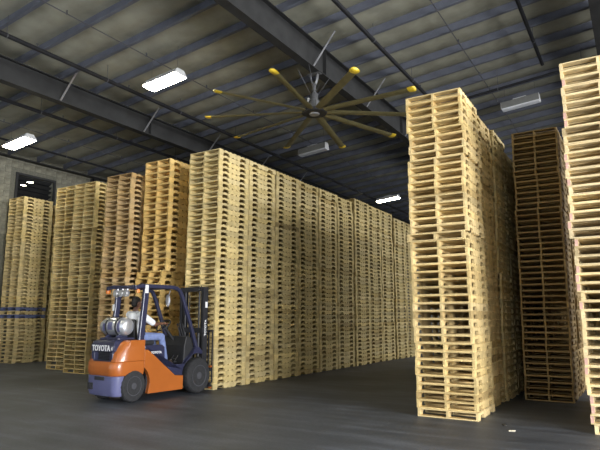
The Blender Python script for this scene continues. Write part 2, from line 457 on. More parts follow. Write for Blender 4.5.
# the next bay's two lamps seen through the louvred opening
for yy, zz, dd in ((13.98, 7.50, 'nearer'), (14.22, 7.66, 'farther')):
    t = thing('ceiling_light', f'small lit lamp glimpsed through the louvred opening, {dd} of two', 'light', (-23.0, yy, zz), 0, 'lamps in the next bay')
    g = G(); g.box((-.16, -.10, 0), (.16, .10, .05)); g.obj('reflector', M['fixture'], t)
    g = G(); g.prism([(-.09, 0), (-.07, -.03), (.07, -.03), (.09, 0)], -.15, .15, axis=0); g.obj('lens', M['lens_on'], t)
    g = G(); g.tube([(0, 0, .05), (0, 0, 9.0-zz)], .005, 5); g.obj('hanging_wire', M['conduit'], t)
# the rest of the lamp rows, over and behind the camera
for (x, y, lit, s) in ((-10.9, 2.4, True, 'row over the forklift'), (-17.8, 2.4, True, 'row by the wall'), (-3.0, 3.2, True, 'row over the open aisle')):
    lamp(x, y, lit, f'lit lamp behind the viewer in the {s}')

# ------------------------------------------------------------------ big ceiling fan
FX, FY, FZ, FR, FT, FA = -7.3, 12.68, 7.29, 3.05, 7.17, -78.2
t = thing('ceiling_fan', 'huge ten-bladed ceiling fan with yellow tips hanging from the girder', 'fan', (FX, FY, FZ))
g = G(); g.lathe([(.10, -.05), (.34, -.05), (.36, -.03), (.36, .02), (.33, .045), (.12, .05)], 32, axis=2); g.obj('hub', M['black'], t, 40)
g = G(); g.lathe([(.05, -.085), (.13, -.08), (.15, -.05)], 20, axis=2); g.obj('hub_cap', M['galv'], t, 40)
g = G(); g.lathe([(.10, .05), (.15, .08), (.15, .32), (.11, .36), (.11, .52), (.08, .56)], 18, axis=2)
for k in range(8):
    a = k*PI/4; g.box((.15*math.cos(a)-.012, .15*math.sin(a)-.012, .1), (.15*math.cos(a)+.012, .15*math.sin(a)+.012, .3))
g.obj('motor', M['fan_metal'], t, 40)
g = G(); g.box((-.17, -.11, .18), (-.12, .11, .42)); g.obj('drive_box', M['fixture'], t, bevel=.008)
g = G(); g.tube([(0,0,.55), (0,0,.86)], .045, 12); g.tube([(0,0,.62), (0,0,.64)], .09, 12); g.tube([(0,0,.78), (0,0,.80)], .09, 12); g.obj('down_rod', M['fan_metal'], t, 40)
g = G(); g.bar([(-.12,0,1.128), (-.10,0,.98), (-.05,0,.84)], .10, .014, (0,1,0)); g.bar([(.12,0,1.128), (.10,0,.98), (.05,0,.84)], .10, .014, (0,1,0)); g.box((-.2,-.09,1.112), (.2,.09,1.13)); g.obj('mount_yoke', M['fan_metal'], t)
for a in (.6, 2.2, 3.8, 5.4):
    g = G(); g.tube([(.1*math.cos(a), .1*math.sin(a), .5), (.30*math.cos(a), .8*math.sin(a), 1.13)], .006, 5); g.obj('guy_cable', M['conduit'], t)
def blade_mesh():
    prof = [(-.105, -.008), (-.04, -.028), (.05, -.024), (.11, .006), (.05, .030), (-.04, .030), (-.095, .014)]
    out = []
    tw = math.radians(-14)
    for r, s in ((.30, .85), (.6, 1.0), (FR-.16, .92)):
        z = -(FZ-FT)*(r/FR)**1.3
        out.append([(r, (y*math.cos(tw)-q*math.sin(tw))*s, z+(y*math.sin(tw)+q*math.cos(tw))*s) for y, q in prof])
    return G().loft(out).mesh('blade', M['blade'], 50)
def tip_mesh():
    prof = [(-.107, -.010), (-.04, -.030), (.05, -.026), (.113, .006), (.05, .032), (-.04, .032), (-.098, .016)]
    out = []; tw = math.radians(-14)
    for r, s, up in ((FR-.165, .98, 0), (FR-.10, 1.06, 0), (FR-.03, 1.05, .004), (FR, .9, .012), (FR+.015, .6, .03)):
        z = -(FZ-FT)*(min(r, FR)/FR)**1.3 + up
        out.append([(r, (y*math.cos(tw)-q*math.sin(tw))*s, z+(y*math.sin(tw)+q*math.cos(tw))*s) for y, q in prof])
    return G().loft(out).mesh('blade_tip', M['yellow'], 50)
def strut_mesh():
    g = G(); g.box((.22, -.035, -.02), (.42, .035, .012)); return g.mesh('blade_bracket', M['black'])
bm_, tm_, sm_ = blade_mesh(), tip_mesh(), strut_mesh()
for k in range(10):
    b = link('blade', bm_, t); b.rotation_euler = (0, 0, math.radians(FA + 36*k))
    link('blade_tip', tm_, b); link('blade_bracket', sm_, b)

# ------------------------------------------------------------------ pallets
PW, PL, PH, TD = 1.0, 1.2, .1333, .018
HS = PH - 2*TD - .0006
SW = .040
def stringer_profile():
    p = [(-.6, 0)]
    for a, b in ((-.46, -.22), (.22, .46)):
        p += [(a, 0), (a+.006, .034), (a+.035, .056), (b-.035, .056), (b-.006, .034), (b, 0)]
    p += [(.6, 0), (.6, HS), (-.6, HS)]
    return p
SP = stringer_profile()
st_me = G().prism(SP, -SW/2, SW/2, axis=0).mesh('stringer', M['pine'])
bw_me = G().box((-.5, -.07, 0), (.5, .07, TD)).mesh('deck_board', M['pine'])
bn_me = G().box((-.5, -.05, 0), (.5, .05, TD)).mesh('deck_board', M['pine'])
pk_me = G().prism(SP, -SW/2, SW/2, axis=0).mesh('stringer', [M['pine'], M['pink']])
for i_, pl_ in enumerate(pk_me.polygons):
    if pl_.normal.y < -.9 and abs(pl_.center.y) > .59: pl_.material_index = 1
PARTS = []          # (name, kind, local offset)
for x in (-.5+SW/2, 0, .5-SW/2): PARTS.append(('stringer', 's', (x, 0, TD)))
gap = (PL - .28 - .5)/6
for i in range(7):
    if i in (0, 6): PARTS.append(('deck_board', 'w', (0, -.53 if i == 0 else .53, TD+HS)))
    else: PARTS.append(('deck_board', 'n', (0, -.46 + gap*i + .1*(i-1) + .05, TD+HS)))
for y, k in ((-.53, 'w'), (-.145, 'n'), (0, 'n'), (.145, 'n'), (.53, 'w')): PARTS.append(('bottom_board', k, (0, y, 0)))

ONES = ['', 'second', 'third', 'fourth', 'fifth', 'sixth', 'seventh', 'eighth', 'ninth', 'tenth', 'eleventh', 'twelfth', 'thirteenth',
        'fourteenth', 'fifteenth', 'sixteenth', 'seventeenth', 'eighteenth', 'nineteenth', 'twentieth', 'twenty-first', 'twenty-second',
        'twenty-third', 'twenty-fourth', 'twenty-fifth']
def place_words(i, n):
    """i counted from the floor"""
    if i == n-1: return 'topmost'
    if i == 0: return 'bottommost'
    return (ONES[n-1-i] + ' from the top') if n-1-i <= n//2 - 1 else (ONES[i] + ' from the floor')

def mul(c, k): return tuple(min(1, a*k) for a in c)
def tint(base, rnd, var=.10):
    k = 1 + rnd.uniform(-var, var); w = rnd.uniform(-.05, .05)
    return (base[0]*k*(1+w*.4), base[1]*k, base[2]*k*(1-w*1.6))
MASS_V, MASS_F, MASS_C = [], [], []
_BOX = [(3,2,1,0),(4,5,6,7),(0,1,5,4),(1,2,6,5),(2,3,7,6),(3,0,4,7)]
def mass_pallet(mtx, col, rnd):
    def put(vs_, fs_, c):
        n = len(MASS_V)
        MASS_V.extend((mtx @ Vector(v))[:] for v in vs_)
        for f in fs_:
            MASS_F.append(tuple(n+i for i in f)); MASS_C.append(c)
    for nm, k, (ox, oy, oz) in PARTS:
        c = mul(col, rnd.uniform(.84, 1.1))
        if k == 's':
            n = len(SP)
            v = [(ox-SW/2, p[0]+oy, p[1]+oz) for p in SP] + [(ox+SW/2, p[0]+oy, p[1]+oz) for p in SP]
            put(v, [tuple(range(n))[::-1], tuple(range(n, 2*n))] + [(i, (i+1) % n, n+(i+1) % n, n+i) for i in range(n)], c)
        else:
            h = .07 if k == 'w' else .05
            v = [(-.5,oy-h,oz),(.5,oy-h,oz),(.5,oy+h,oz),(-.5,oy+h,oz),(-.5,oy-h,oz+TD),(.5,oy-h,oz+TD),(.5,oy+h,oz+TD),(-.5,oy+h,oz+TD)]
            put(v, _BOX, c)

def stack(x0, y0, n, pitch, W, L, base, where=None, word='pale pine', keep=None, lean=(0, 0), offsets=(), special=None, seed=0, pink=False, jit=.012, var=.10, short=''):
    """one stack; where = label phrase when its pallets are objects (keep: which of them), else all goes into the mass"""
    rnd = random.Random(seed*101 + 5)
    drift = 0.0
    for i in range(n):
        if rnd.random() < .12: drift = rnd.uniform(-.02, .02)
        dx = drift + rnd.uniform(-jit, jit); dy = rnd.uniform(-jit, jit)
        for a, b, ox, oy in offsets:
            if a <= i < b: dx += ox; dy += oy
        f = i/max(1, n-1)
        loc = Vector((x0 + W/2 + dx + lean[0]*f, y0 + L/2 + dy + lean[1]*f, i*pitch))
        rz = math.radians(rnd.uniform(-.5, .5))
        sc = (W/PW, L/PL, pitch/PH)
        col = tint(base, rnd, var)
        if rnd.random() < .08: col = (col[0]*.80, col[1]*.76, col[2]*.70)
        lab = None; wd = word
        if special and i in special: col, wd = special[i]
        if where and (keep is None or i in keep):
            o = thing('wooden_pallet', f'{wd} pallet, {place_words(i, n)} of {where}' if place_words(i, n) in ('topmost', 'bottommost') else f'{wd} pallet, {place_words(i, n)} in {where}', 'pallet', loc, rz, short)
            o.scale = sc
            for nm, k, off in PARTS:
                c = link(nm, (pk_me if pink and rnd.random() < .4 and off[0] < -.3 else st_me) if k == 's' else bw_me if k == 'w' else bn_me, o, off)
                c.color = (*col, 1)
        else:
            mass_pallet(Matrix.Translation(loc) @ Matrix.Rotation(rz, 4, 'Z') @ Matrix.Diagonal((*sc, 1)), col, rnd)

PALE = (.70, .525, .245); CREAM = (.74, .585, .325); LONG = (.64, .50, .235); GOLD = (.70, .47, .165); RED = (.50, .345, .165)
DULL = (.72, .56, .265); SHADED_BROWN = (.37, .255, .11); OLDY = (.66, .515, .25)  # the darkest brown also has the stack's shade put into it
# pale stack right of the aisle, and the two behind it
stack(-3.36, 9.26, 42, .1338, 1.0, 1.2, PALE, 'the pale stack right of the open aisle', 'pale pine', offsets=((22, 23, -.05, -.03), (23, 42, -.005, .0)), seed=1, short='pale stack right of the aisle')
stack(-3.44, 10.52, 42, .1333, 1.0, 1.2, PALE, seed=2); stack(-3.40, 11.77, 42, .1333, 1.0, 1.2, OLDY, seed=3)
# stack cut by the picture's edge
stack(-.76, 9.13, 42, .1333, 1.08, 1.2, CREAM, 'the cream stack cut by the right picture edge', 'cream', offsets=((0, 1, .05, 0), (1, 4, .02, 0), (21, 23, -.05, -.01), (23, 42, -.02, 0)), seed=4, pink=True, short='cream stack at the picture edge')
stack(.40, 9.2, 42, .1333, 1.08, 1.2, CREAM, seed=35)  # unseen neighbour, added to shade the brown stack
stack(-.74, 10.4, 42, .1333, 1.08, 1.2, CREAM, seed=5); stack(-.74, 11.65, 42, .1333, 1.08, 1.2, CREAM, seed=6)  # unseen stacks added to block light coming from the right
# shadowed stack between them
stack(-2.14, 12.17, 46, .121, .90, 1.2, SHADED_BROWN, 'the shadowed brown stack between two pale stacks', 'brown', lean=(.08, 0), seed=7, jit=.006, short='shadowed brown stack')
for k in (1, 2, 3): stack(-2.16, 12.17+1.25*k, 46, .121, .94, 1.2, SHADED_BROWN, lean=(.08, 0), seed=7+k)
for k in (0, 1, 2): stack(-3.40, 13.02+1.25*k, 41, .1333, 1.0, 1.2, OLDY, seed=50+k)  # row extended with added stacks to stop light leaking through
stack(-2.75, 17.6, 42, .1333, 1.0, 1.2, SHADED_BROWN, seed=54); stack(-1.6, 17.6, 42, .1333, 1.0, 1.2, SHADED_BROWN, seed=55)  # added to keep the narrow gap dark at its far end
# the long block
stack(-9.45, 10.05, 43, .1333, .97, 1.2, LONG, "the long block's corner stack at the forklift", 'pale', seed=11, jit=.007, short="long block's corner stack")
stack(-9.45, 11.29, 43, .1333, .97, 1.2, LONG, "the long block's second stack beyond the forklift", 'pale', seed=12, jit=.007, short="long block's second stack")
for k, n in zip(range(2, 11), (43, 43, 43, 43, 44, 44, 44, 43, 43)):
    stack(-9.45+random.uniform(-.03, .03), 10.05+1.245*k, n, .1333, .97, 1.2, mul(LONG, random.uniform(.93, 1.03)), seed=11+k, jit=.008)
for k in range(1, 6): stack(-10.5, 10.6+1.25*k, 42, .1333, 1.0, 1.2, LONG, seed=40+k)  # unseen second row, added so the block's openings stay dark
# stacks behind the forklift
stack(-11.15, 10.15, 35, .165, .92, 1.2, GOLD, 'the golden stack behind the forklift', 'golden', keep=range(12, 35), offsets=((0, 17, -.13, -.03),), seed=24, short='golden stack behind the forklift')
stack(-12.40, 9.9, 39, .141, 1.0, 1.2, RED, "the reddish stack behind the forklift's roof guard", 'reddish', keep=range(14, 39), seed=25, short='reddish stack behind the forklift')
stack(-11.15, 11.5, 34, .165, 1.0, 1.2, GOLD, seed=26); stack(-12.4, 11.2, 38, .141, 1.0, 1.2, RED, seed=27)
# twin stacks farther left
stack(-15.02, 10.83, 44, .132, 1.02, 1.2, DULL, seed=28, lean=(-.06, 0)); stack(-15.02, 12.1, 44, .132, 1.02, 1.2, DULL, seed=29)
stack(-16.55, 11.3, 45, .133, 1.02, 1.2, DULL, seed=30, lean=(-.12, 0)); stack(-16.5, 12.55, 44, .133, 1.02, 1.2, DULL, seed=31)
# stack under the louvred opening, two blue pallets in it
BLUE = (.12, .14, .26)
stack(-20.5, 11.95, 46, .1345, 1.0, 1.2, OLDY, 'the stack below the louvred wall opening', 'dull yellow', lean=(-.08, 0), special={12: (BLUE, 'blue painted'), 14: (BLUE, 'blue painted')}, seed=32, short='stack below the louvred opening')
stack(-20.5, 13.25, 45, .1345, 1.0, 1.2, OLDY, seed=33)

me = bpy.data.meshes.new('pallets')
me.from_pydata(MASS_V, [], MASS_F)
at = me.attributes.new('tint', 'FLOAT_COLOR', 'FACE')
at.data.foreach_set('color', [x for c in MASS_C for x in (*c, 1.0)])
me.materials.append(M['pine_mass']); me.update()
o = link('pallets', me)
tag(o, 'the other pallets stacked in the long block, twin stacks and rows behind, some added unseen', 'pallets', kind='stuff')

# ------------------------------------------------------------------ forklift (local: x to its right, y forward, z up; origin on the floor under the rear axle)
FK = thing('forklift', 'orange and violet gas forklift with a seated driver facing the long block', 'forklift', (-9.05, 7.80, 0), -.07)
FK.scale = (.952, .95, 1.03)
def arc(cy, cz, r, a0, a1, n):
    return [(cy + r*math.cos(math.radians(a0+(a1-a0)*k/n)), cz + r*math.sin(math.radians(a0+(a1-a0)*k/n))) for k in range(n+1)]
# counterweight: lofted rounded block with two shoulders
def rear_outline(hw, y0, y1, r, z, n=6):
    pts = []
    for k in range(n+1):
        a = PI/2*k/n; pts.append((-hw + r - r*math.cos(a), y0 + r - r*math.sin(a), z))
    for k in range(n+1):
        a = PI/2*k/n; pts.append((hw - r + r*math.sin(a), y0 + r - r*math.cos(a), z))
    pts += [(hw, y1, z), (-hw, y1, z)]
    return pts
cw = G()
cw.loft([rear_outline(.505, -.455, .24, .20, .50), rear_outline(.52, -.485, .24, .21, .56), rear_outline(.52, -.485, .24, .21, .73), rear_outline(.51, -.465, .24, .20, .765)])
for s in (-1, 1):
    side = []
    for z, yr, top in ((.76, -.44, 0), (.90, -.40, 0), (1.04, -.33, 0), (1.12, -.27, 0), (1.155, -.20, 0)):
        o_ = [(s*.535, -.16 if yr < -.2 else -.12, z), (s*.50, yr+.10, z), (s*.43, yr+.02, z), (s*(.30 + (z-.76)*.22), yr, z), (s*(.28 + (z-.76)*.22), .24, z), (s*.53, .24, z)]
        side.append(o_)
    cw.loft(side)
cwo = cw.obj('counterweight', M['orange'], FK, 38, .012)
# violet rear panel with lettering above a dark ventilation recess
rp = G()
rp.loft([[(-.37, -.475, .945), (.37, -.475, .945), (.37, -.10, .945), (-.37, -.10, .945)], [(-.38, -.475, 1.06), (.385, -.475, 1.06), (.385, -.10, 1.06), (-.38, -.10, 1.06)],
         [(-.36, -.43, 1.14), (.365, -.43, 1.14), (.37, -.10, 1.14), (-.37, -.10, 1.14)], [(-.33, -.36, 1.165), (.335, -.36, 1.165), (.34, -.10, 1.165), (-.34, -.10, 1.165)]])
rp.box((-.37, -.46, .76), (-.27, -.15, .945)); rp.box((.24, -.46, .76), (.34, -.15, .945)); rp.box((-.27, -.46, .76), (.24, -.40, .785))
rpo = rp.obj('rear_panel', M['purple'], FK, 38, .01); rpo.location = (0, .035, 0)
g = G(); g.box((-.27, -.36, .77), (.24, -.33, .945)); 
for k in range(5): g.box((-.26, -.385, .80+k*.03), (.23, -.36, .806+k*.03))
g.obj('vent_grille', M['black'], rpo)
lettering('lettering', 'TOYOTA', .15, M['white'], rpo, (-.03, -.479, 1.003), (PI/2, 0, 0), .002, .98)
lettering('lettering', '4', .10, M['white'], rpo, (.33, -.479, 1.0), (PI/2, 0, 0), .002)
# lower bumper
bp_ = G(); bp_.loft([rear_outline(.47, -.405, -.25, .13, .13), rear_outline(.49, -.445, -.25, .15, .22), rear_outline(.50, -.455, -.23, .17, .50)])
bpo = bp_.obj('rear_bumper', M['lilac'], FK, 38, .012)
g = G(); g.box((-.16, -.467, .42), (.16, -.43, .485)); g.obj('bumper_slot', M['black'], bpo)
g = G(); g.box((-.38, -.468, .24), (-.22, -.42, .36)); g.box((-.33, -.485, .28), (-.27, -.42, .33)); g.obj('tow_hitch', M['black'], bpo)
# chassis core
g = G(); g.box((-.36, -.27, .30), (.36, .30, .60)); g.box((-.44, .36, .13), (.44, 1.34, .56)); g.box((-.30, 1.3, .2), (.30, 2.0, .56)); g.tube([(-.36,0,.30),(.36,0,.30)], .06, 10); g.tube([(-.45,1.76,.37),(.45,1.76,.37)], .10, 12)
g.obj('chassis', M['black'], FK)
# side panels
for s in (-1, 1):
    a, b = (.43, .525) if s > 0 else (-.525, -.43)
    op = [(.36, .13), (1.33, .13), (1.335, .40), (1.10, .42), (.34, .955), (.24, .97), (.24, .64)] + arc(0, .30, .41, 58, 5, 6)
    G().prism(op, a, b, axis=0).obj('side_panel', M['orange'], FK, None, .008)
    fp = [(1.10, .425), (1.335, .405)] + arc(1.76, .37, .46, 172, 72, 9) + [(1.93, .86), (1.82, .96), (1.70, .95), (1.52, .74), (1.36, .635), (.80, .635), (.77, 1.0), (.70, 1.045), (.24, 1.045), (.24, .975), (.345, .96)]
    po = G().prism(fp, a, b, axis=0).obj('fender', M['purple'], FK, None, .008)
    if s > 0:
        lettering('lettering', 'TOYOTA', .062, M['white'], po, (.527, .545, .90), (PI/2, 0, PI/2), .001, 1.1)
    st_ = G(); st_.box((s*.36-.1, .86, .40), (s*.36+.1, 1.25, .42)); st_.obj('step', M['black'], FK)
g = G(); g.box((-.43, .10, .58), (.43, .77, 1.03)); g.obj('hood', M['purple'], FK, None, .02)
g = G(); g.box((-.44, .77, .58), (.44, 1.45, .62)); g.obj('floor_plate', M['vinyl'], FK)
g = G(); g.prism([(1.42, .60), (1.72, .60), (1.72, .98), (1.66, 1.16), (1.50, 1.20), (1.44, 1.0)], -.42, .42, axis=0); g.obj('dashboard', M['vinyl'], FK, None, .02)
# pedals and levers
for x in (.08, .22):
    g = G(); g.bar([(x, 1.44, .80), (x, 1.34, .68)], .03, .012); g.box((x-.04, 1.28, .655), (x+.04, 1.36, .675)); g.obj('pedal', M['black'], FK)
for k in range(3):
    g = G(); g.tube([(.22+.08*k, 1.50, 1.18), (.22+.08*k, 1.40, 1.42)], .008, 6); g.ball((.22+.08*k, 1.395, 1.435), .022, 10, 7); g.obj('lever', M['black'], FK, 40)
# steering wheel
cx, cy, cz = -.02, 1.18, 1.42
tl = math.radians(38)
def wheel_pt(r, a, h=0): 
    u = Vector((1, 0, 0)); v_ = Vector((0, math.cos(tl), math.sin(tl))); n_ = u.cross(v_)
    return Vector((cx, cy, cz)) + u*r*math.cos(a) + v_*r*math.sin(a) + n_*h
g = G(); ring = [wheel_pt(.175, 2*PI*k/24) for k in range(25)]; g.tube(ring, .014, 8, cap=False)
for a in (0.3, PI-.3, -PI/2): g.tube([wheel_pt(.02, a), wheel_pt(.17, a)], .010, 6)
sw = g.obj('steering_wheel', M['vinyl'], FK, 40)
g = G(); g.tube([wheel_pt(0, 0, .01), (cx, 1.50, 1.10)], .035, 10); g.obj('steering_column', M['vinyl'], sw, 40)
g = G(); kp = wheel_pt(.175, 2.4); g.tube([kp, kp + Vector((0, -.04, .06))], .016, 8); g.obj('spinner_knob', M['black'], sw, 40)
# seat
g = G(); g.box((-.25, .20, 1.035), (.25, .72, 1.13)); se = g.obj('seat', M['vinyl'], FK, None, .03)
g = G(); g.prism([(.18, 1.08), (.30, 1.08), (.22, 1.55), (.13, 1.55)], -.23, .23, axis=0); g.obj('seat_back', M['vinyl'], se, None, .03)
for s in (-1, 1):
    g = G(); g.tube([(s*.27, .25, 1.10), (s*.27, .25, 1.24), (s*.27, .42, 1.26)], .018, 8); g.obj('hip_rail', M['black'], se, 40)
g = G(); g.tube([(.10, .30, 1.15), (.21, .40, 1.22), (.24, .28, 1.10)], .012, 6); g.obj('seat_belt', M['black'], se, 40)
# overhead guard
og = G(); 
for s in (-1, 1):
    og.bar([(s*.47, -.06, 2.155), (s*.47, .10, 2.20), (s*.47, .95, 2.205), (s*.47, 1.10, 2.185), (s*.472, 1.20, 2.13), (s*.475, 1.30, 1.97), (s*.48, 1.52, 1.50), (s*.485, 1.76, .93)], .075, .075)
guard = og.obj('overhead_guard', M['purple'], FK, None, .012)
for s in (-1, 1):
    g = G(); g.bar([(s*.46, .16, 1.10), (s*.465, .20, 1.6), (s*.47, .25, 2.19)], .075, .13); g.obj('rear_pillar', M['purple'], guard, None, .012)
for k, y in enumerate((-.03, .20, .36, .52, .68, .84, 1.02)):
    g = G(); zz = 2.20 if k else 2.175
    g.box((-.44, y-.012 if 0 < k < 6 else y-.035, zz-.03), (.44, y+.012 if 0 < k < 6 else y+.035, zz+.03)); g.obj('roof_bar', M['purple'], guard)
g = G(); g.box((.508, .19, 2.06), (.512, .27, 2.22)); g.obj('sticker', M['white'], guard)
for zz in (1.72,):
    g = G(); g.box((-.505, .16, zz), (-.44, .205, zz+.12)); g.box((-.50, .120, zz), (-.43, .123, zz+.13)); g.obj('sticker', M['white'], guard)
g = G(); g.box((-.56, -.03, 2.06), (-.49, .05, 2.15)); g.obj('turn_signal', M['amber'], guard, None, .01)
g = G(); g.box((.49, -.03, 2.06), (.53, .03, 2.13)); g.obj('turn_signal', M['amber'], guard, None, .01)
for x in (-.22, -.04, .12):
    g = G(); g.lathe([(.02, .09), (.065, .06), (.075, -.01), (.07, -.02)], 14, axis=1, c=(x, -.02, 2.06)); g.tube([(x, .03, 2.08), (x, .03, 2.17)], .012, 6); g.obj('work_lamp', M['chrome'], guard, 40)
g = G(); g.tube([(.40, .98, 2.14), (.36, .98, 2.05)], .008, 6); g.ball((.35, .96, 1.93), (.075, .02, .13), 14, 10); g.obj('mirror', M['chrome'], guard, 60)
# gas cylinder lying across the counterweight
tk = G(); tk.lathe([(.03, -.43), (.10, -.425), (.155, -.39), (.175, -.33), (.175, .25), (.155, .31), (.10, .345), (.03, .35)], 26, axis=0, c=(-.02, -.16, 1.41))
tko = tk.obj('gas_cylinder', M['chrome'], FK, 40); tko.location = (.09, .04, 0)
g = G(); g.lathe([(.11, -.47), (.12, -.47), (.12, -.40), (.11, -.40)], 20, axis=0, c=(-.02, -.16, 1.41)); g.obj('collar', M['chrome'], tko, 40)
for x in (-.20, .13):
    g = G(); g.lathe([(.176, x-.025), (.183, x-.025), (.183, x+.025), (.176, x+.025)], 26, axis=0, c=(-.02, -.16, 1.41)); g.obj('strap', M['black'], tko, 40)
nn = 8
for x0_, x1_, a0, a1 in ((-.15, .0, 150, 200), (.16, .24, 140, 215), (-.32, -.24, 160, 210)):
    dc = G(); vv = [(x, -.16 + .1765*math.cos(math.radians(a0+(a1-a0)*k/nn)), 1.41 + .1765*math.sin(math.radians(a0+(a1-a0)*k/nn))) for x in (x0_, x1_) for k in range(nn+1)]
    dc.add(vv, [(k, k+1, nn+2+k, nn+1+k) for k in range(nn)])
    dc.obj('decal', M['lilac'], tko, 60)
g = G(); g.box((-.35, -.36, 1.165), (.28, .04, 1.20)); g.prism([(-.34, 1.20), (-.02, 1.20), (-.06, 1.26), (-.16, 1.235), (-.26, 1.26)], -.25, -.21, axis=0); g.prism([(-.34, 1.20), (-.02, 1.20), (-.06, 1.26), (-.16, 1.235), (-.26, 1.26)], .10, .14, axis=0); g.obj('cradle', M['purple'], tko, None, .006)
g = G(); g.tube([(-.45, -.16, 1.41), (-.52, -.16, 1.41), (-.55, -.12, 1.38), (-.54, .0, 1.28), (-.45, .06, 1.18)], .016, 8); g.tube([(-.50, -.16, 1.36), (-.50, -.16, 1.46)], .03, 8); g.obj('valve_hose', M['black'], tko, 40)
# wheels
def wheel(name_r, r, wd, x, y, s, lugs):
    n = lugs*2
    def mod(rr, t_, k): return rr - (.012 if (k % 2 and rr > r*.96) else 0)
    g = G(); g.lathe([(r*.56, -wd/2), (r*.70, -wd/2-.006), (r*.90, -wd/2+.004), (r*.975, -wd/2+.025), (r, -wd/2+.05), (r, wd/2-.05), (r*.975, wd/2-.025), (r*.90, wd/2-.004), (r*.70, wd/2+.006), (r*.56, wd/2)], n, axis=0, mod=mod)
    o = g.obj('wheel', M['rubber'], FK, 30); o.location = (x, y, r)
    q = G(); q.lathe([(r*.50, s*(wd/2-.10)), (r*.57, s*(wd/2-.02)), (r*.60, s*(wd/2+.006)), (r*.56, s*(wd/2+.006)), (r*.50, s*(wd/2-.03)), (r*.30, s*(wd/2-.045)), (r*.26, s*(wd/2-.02)), (r*.20, s*(wd/2+.0)), (r*.05, s*(wd/2+.002))], 28, axis=0)
    q.obj('rim', M['rim'], o, 30)
    for k in range(6):
        a = 2*PI*k/6; b = G(); yy, zz = r*.38*math.cos(a), r*.38*math.sin(a)
        b.tube([(s*(wd/2-.05), yy, zz), (s*(wd/2-.018), yy, zz)], .014, 6); b.obj('wheel_nut', M['galv'], o)
for s in (-1, 1):
    wheel('r', .305, .19, s*.435, 0, s, 22)
    wheel('f', .37, .24, s*.485, 1.76, s, 24)
# mast
mast = link('mast', None, FK, (0, 2.10, 0))
for s in (-1, 1):
    g = G(); g.box((s*.40-.012, -.08, .08), (s*.40+.012, .07, 2.26)); g.box((s*.40-.012, -.08, .08), (s*.36, -.06, 2.26)) if s > 0 else g.box((-.36, -.08, .08), (-.388, -.06, 2.26)); g.box((min(s*.36, s*.40), .05, .08), (max(s*.36, s*.40), .07, 2.26))
    g.obj('outer_rail', M['black'], mast)
    g = G(); g.box((s*.335-.012, -.055, .12), (s*.335+.012, .085, 2.24)); g.box((min(s*.29, s*.335), -.055, .12), (max(s*.29, s*.335), -.035, 2.24)); g.box((min(s*.29, s*.335), .065, .12), (max(s*.29, s*.335), .085, 2.24)); g.obj('inner_rail', M['black'], mast)
    g = G(); g.tube([(s*.24, -.05, .15), (s*.24, -.05, 1.3)], .04, 12); g.tube([(s*.24, -.05, 1.3), (s*.24, -.05, 2.15)], .026, 12); g.obj('lift_cylinder', M['black'], mast, 40)
    g = G(); g.box((s*.17-.012, .01, .3), (s*.17+.012, .022, 2.1)); g.obj('lift_chain', M['rim'], mast)
    g = G(); g.tube([(s*.30, -.55, .50), (s*.34, -.08, .72)], .03, 10); g.obj('tilt_cylinder', M['black'], mast, 40)
for z0, z1, y0 in ((2.16, 2.26, -.09), (1.25, 1.36, -.10), (.16, .30, -.09)):
    g = G(); g.box((-.40, y0, z0), (.40, y0+.025, z1)); g.obj('cross_member', M['black'], mast)
g = G(); g.box((-.335, .0, 2.17), (.335, .03, 2.24)); g.obj('cross_member', M['black'], mast)
g = G(); g.box((.413, -.02, 1.80), (.416, .05, 1.93)); g.obj('sticker', M['white'], mast)
lettering('lettering', 'TOYOTA', .085, M['white'], mast, (.414, .0, 1.36), (PI/2, -PI/2, PI/2), .001)
for x in (.30, .38):
    g = G(); g.tube([(x, -.12, 2.2), (x-.03, -.11, 2.28), (x-.06, -.02, 2.2)], .010, 6); g.obj('hose', M['black'], mast, 40)
# carriage, load backrest and forks
car = G(); car.box((-.50, 2.205, .42), (.50, 2.245, .50)); car.box((-.50, 2.205, .10), (.50, 2.245, .18)); car.box((-.28, 2.19, .10), (-.22, 2.245, .60)); car.box((.22, 2.19, .10), (.28, 2.245, .60))
caro = car.obj('fork_carriage', M['black'], FK)
g = G(); g.box((.46, 2.20, .505), (.52, 2.25, .545)); g.box((.46, 2.20, .06), (.52, 2.25, .09)); g.obj('carriage_end', M['orange'], caro)
br = G(); br.box((-.52, 2.245, 1.27), (.52, 2.275, 1.31)); br.box((-.52, 2.245, .50), (.52, 2.275, .54)); bro = br.obj('load_backrest', M['black'], FK)
for k in range(9):
    x = -.505 + k*1.01/8; g = G(); g.box((x-.013, 2.248, .18), (x+.013, 2.272, 1.28)); g.obj('backrest_bar', M['black'], bro)
for x in (-.335, .13):
    g = G(); g.prism([(2.25, .60), (2.25, .036), (3.30, .036), (3.30, .046), (2.45, .085), (2.295, .10), (2.29, .60)], x-.055, x+.055, axis=0); g.obj('fork', M['black'], FK)

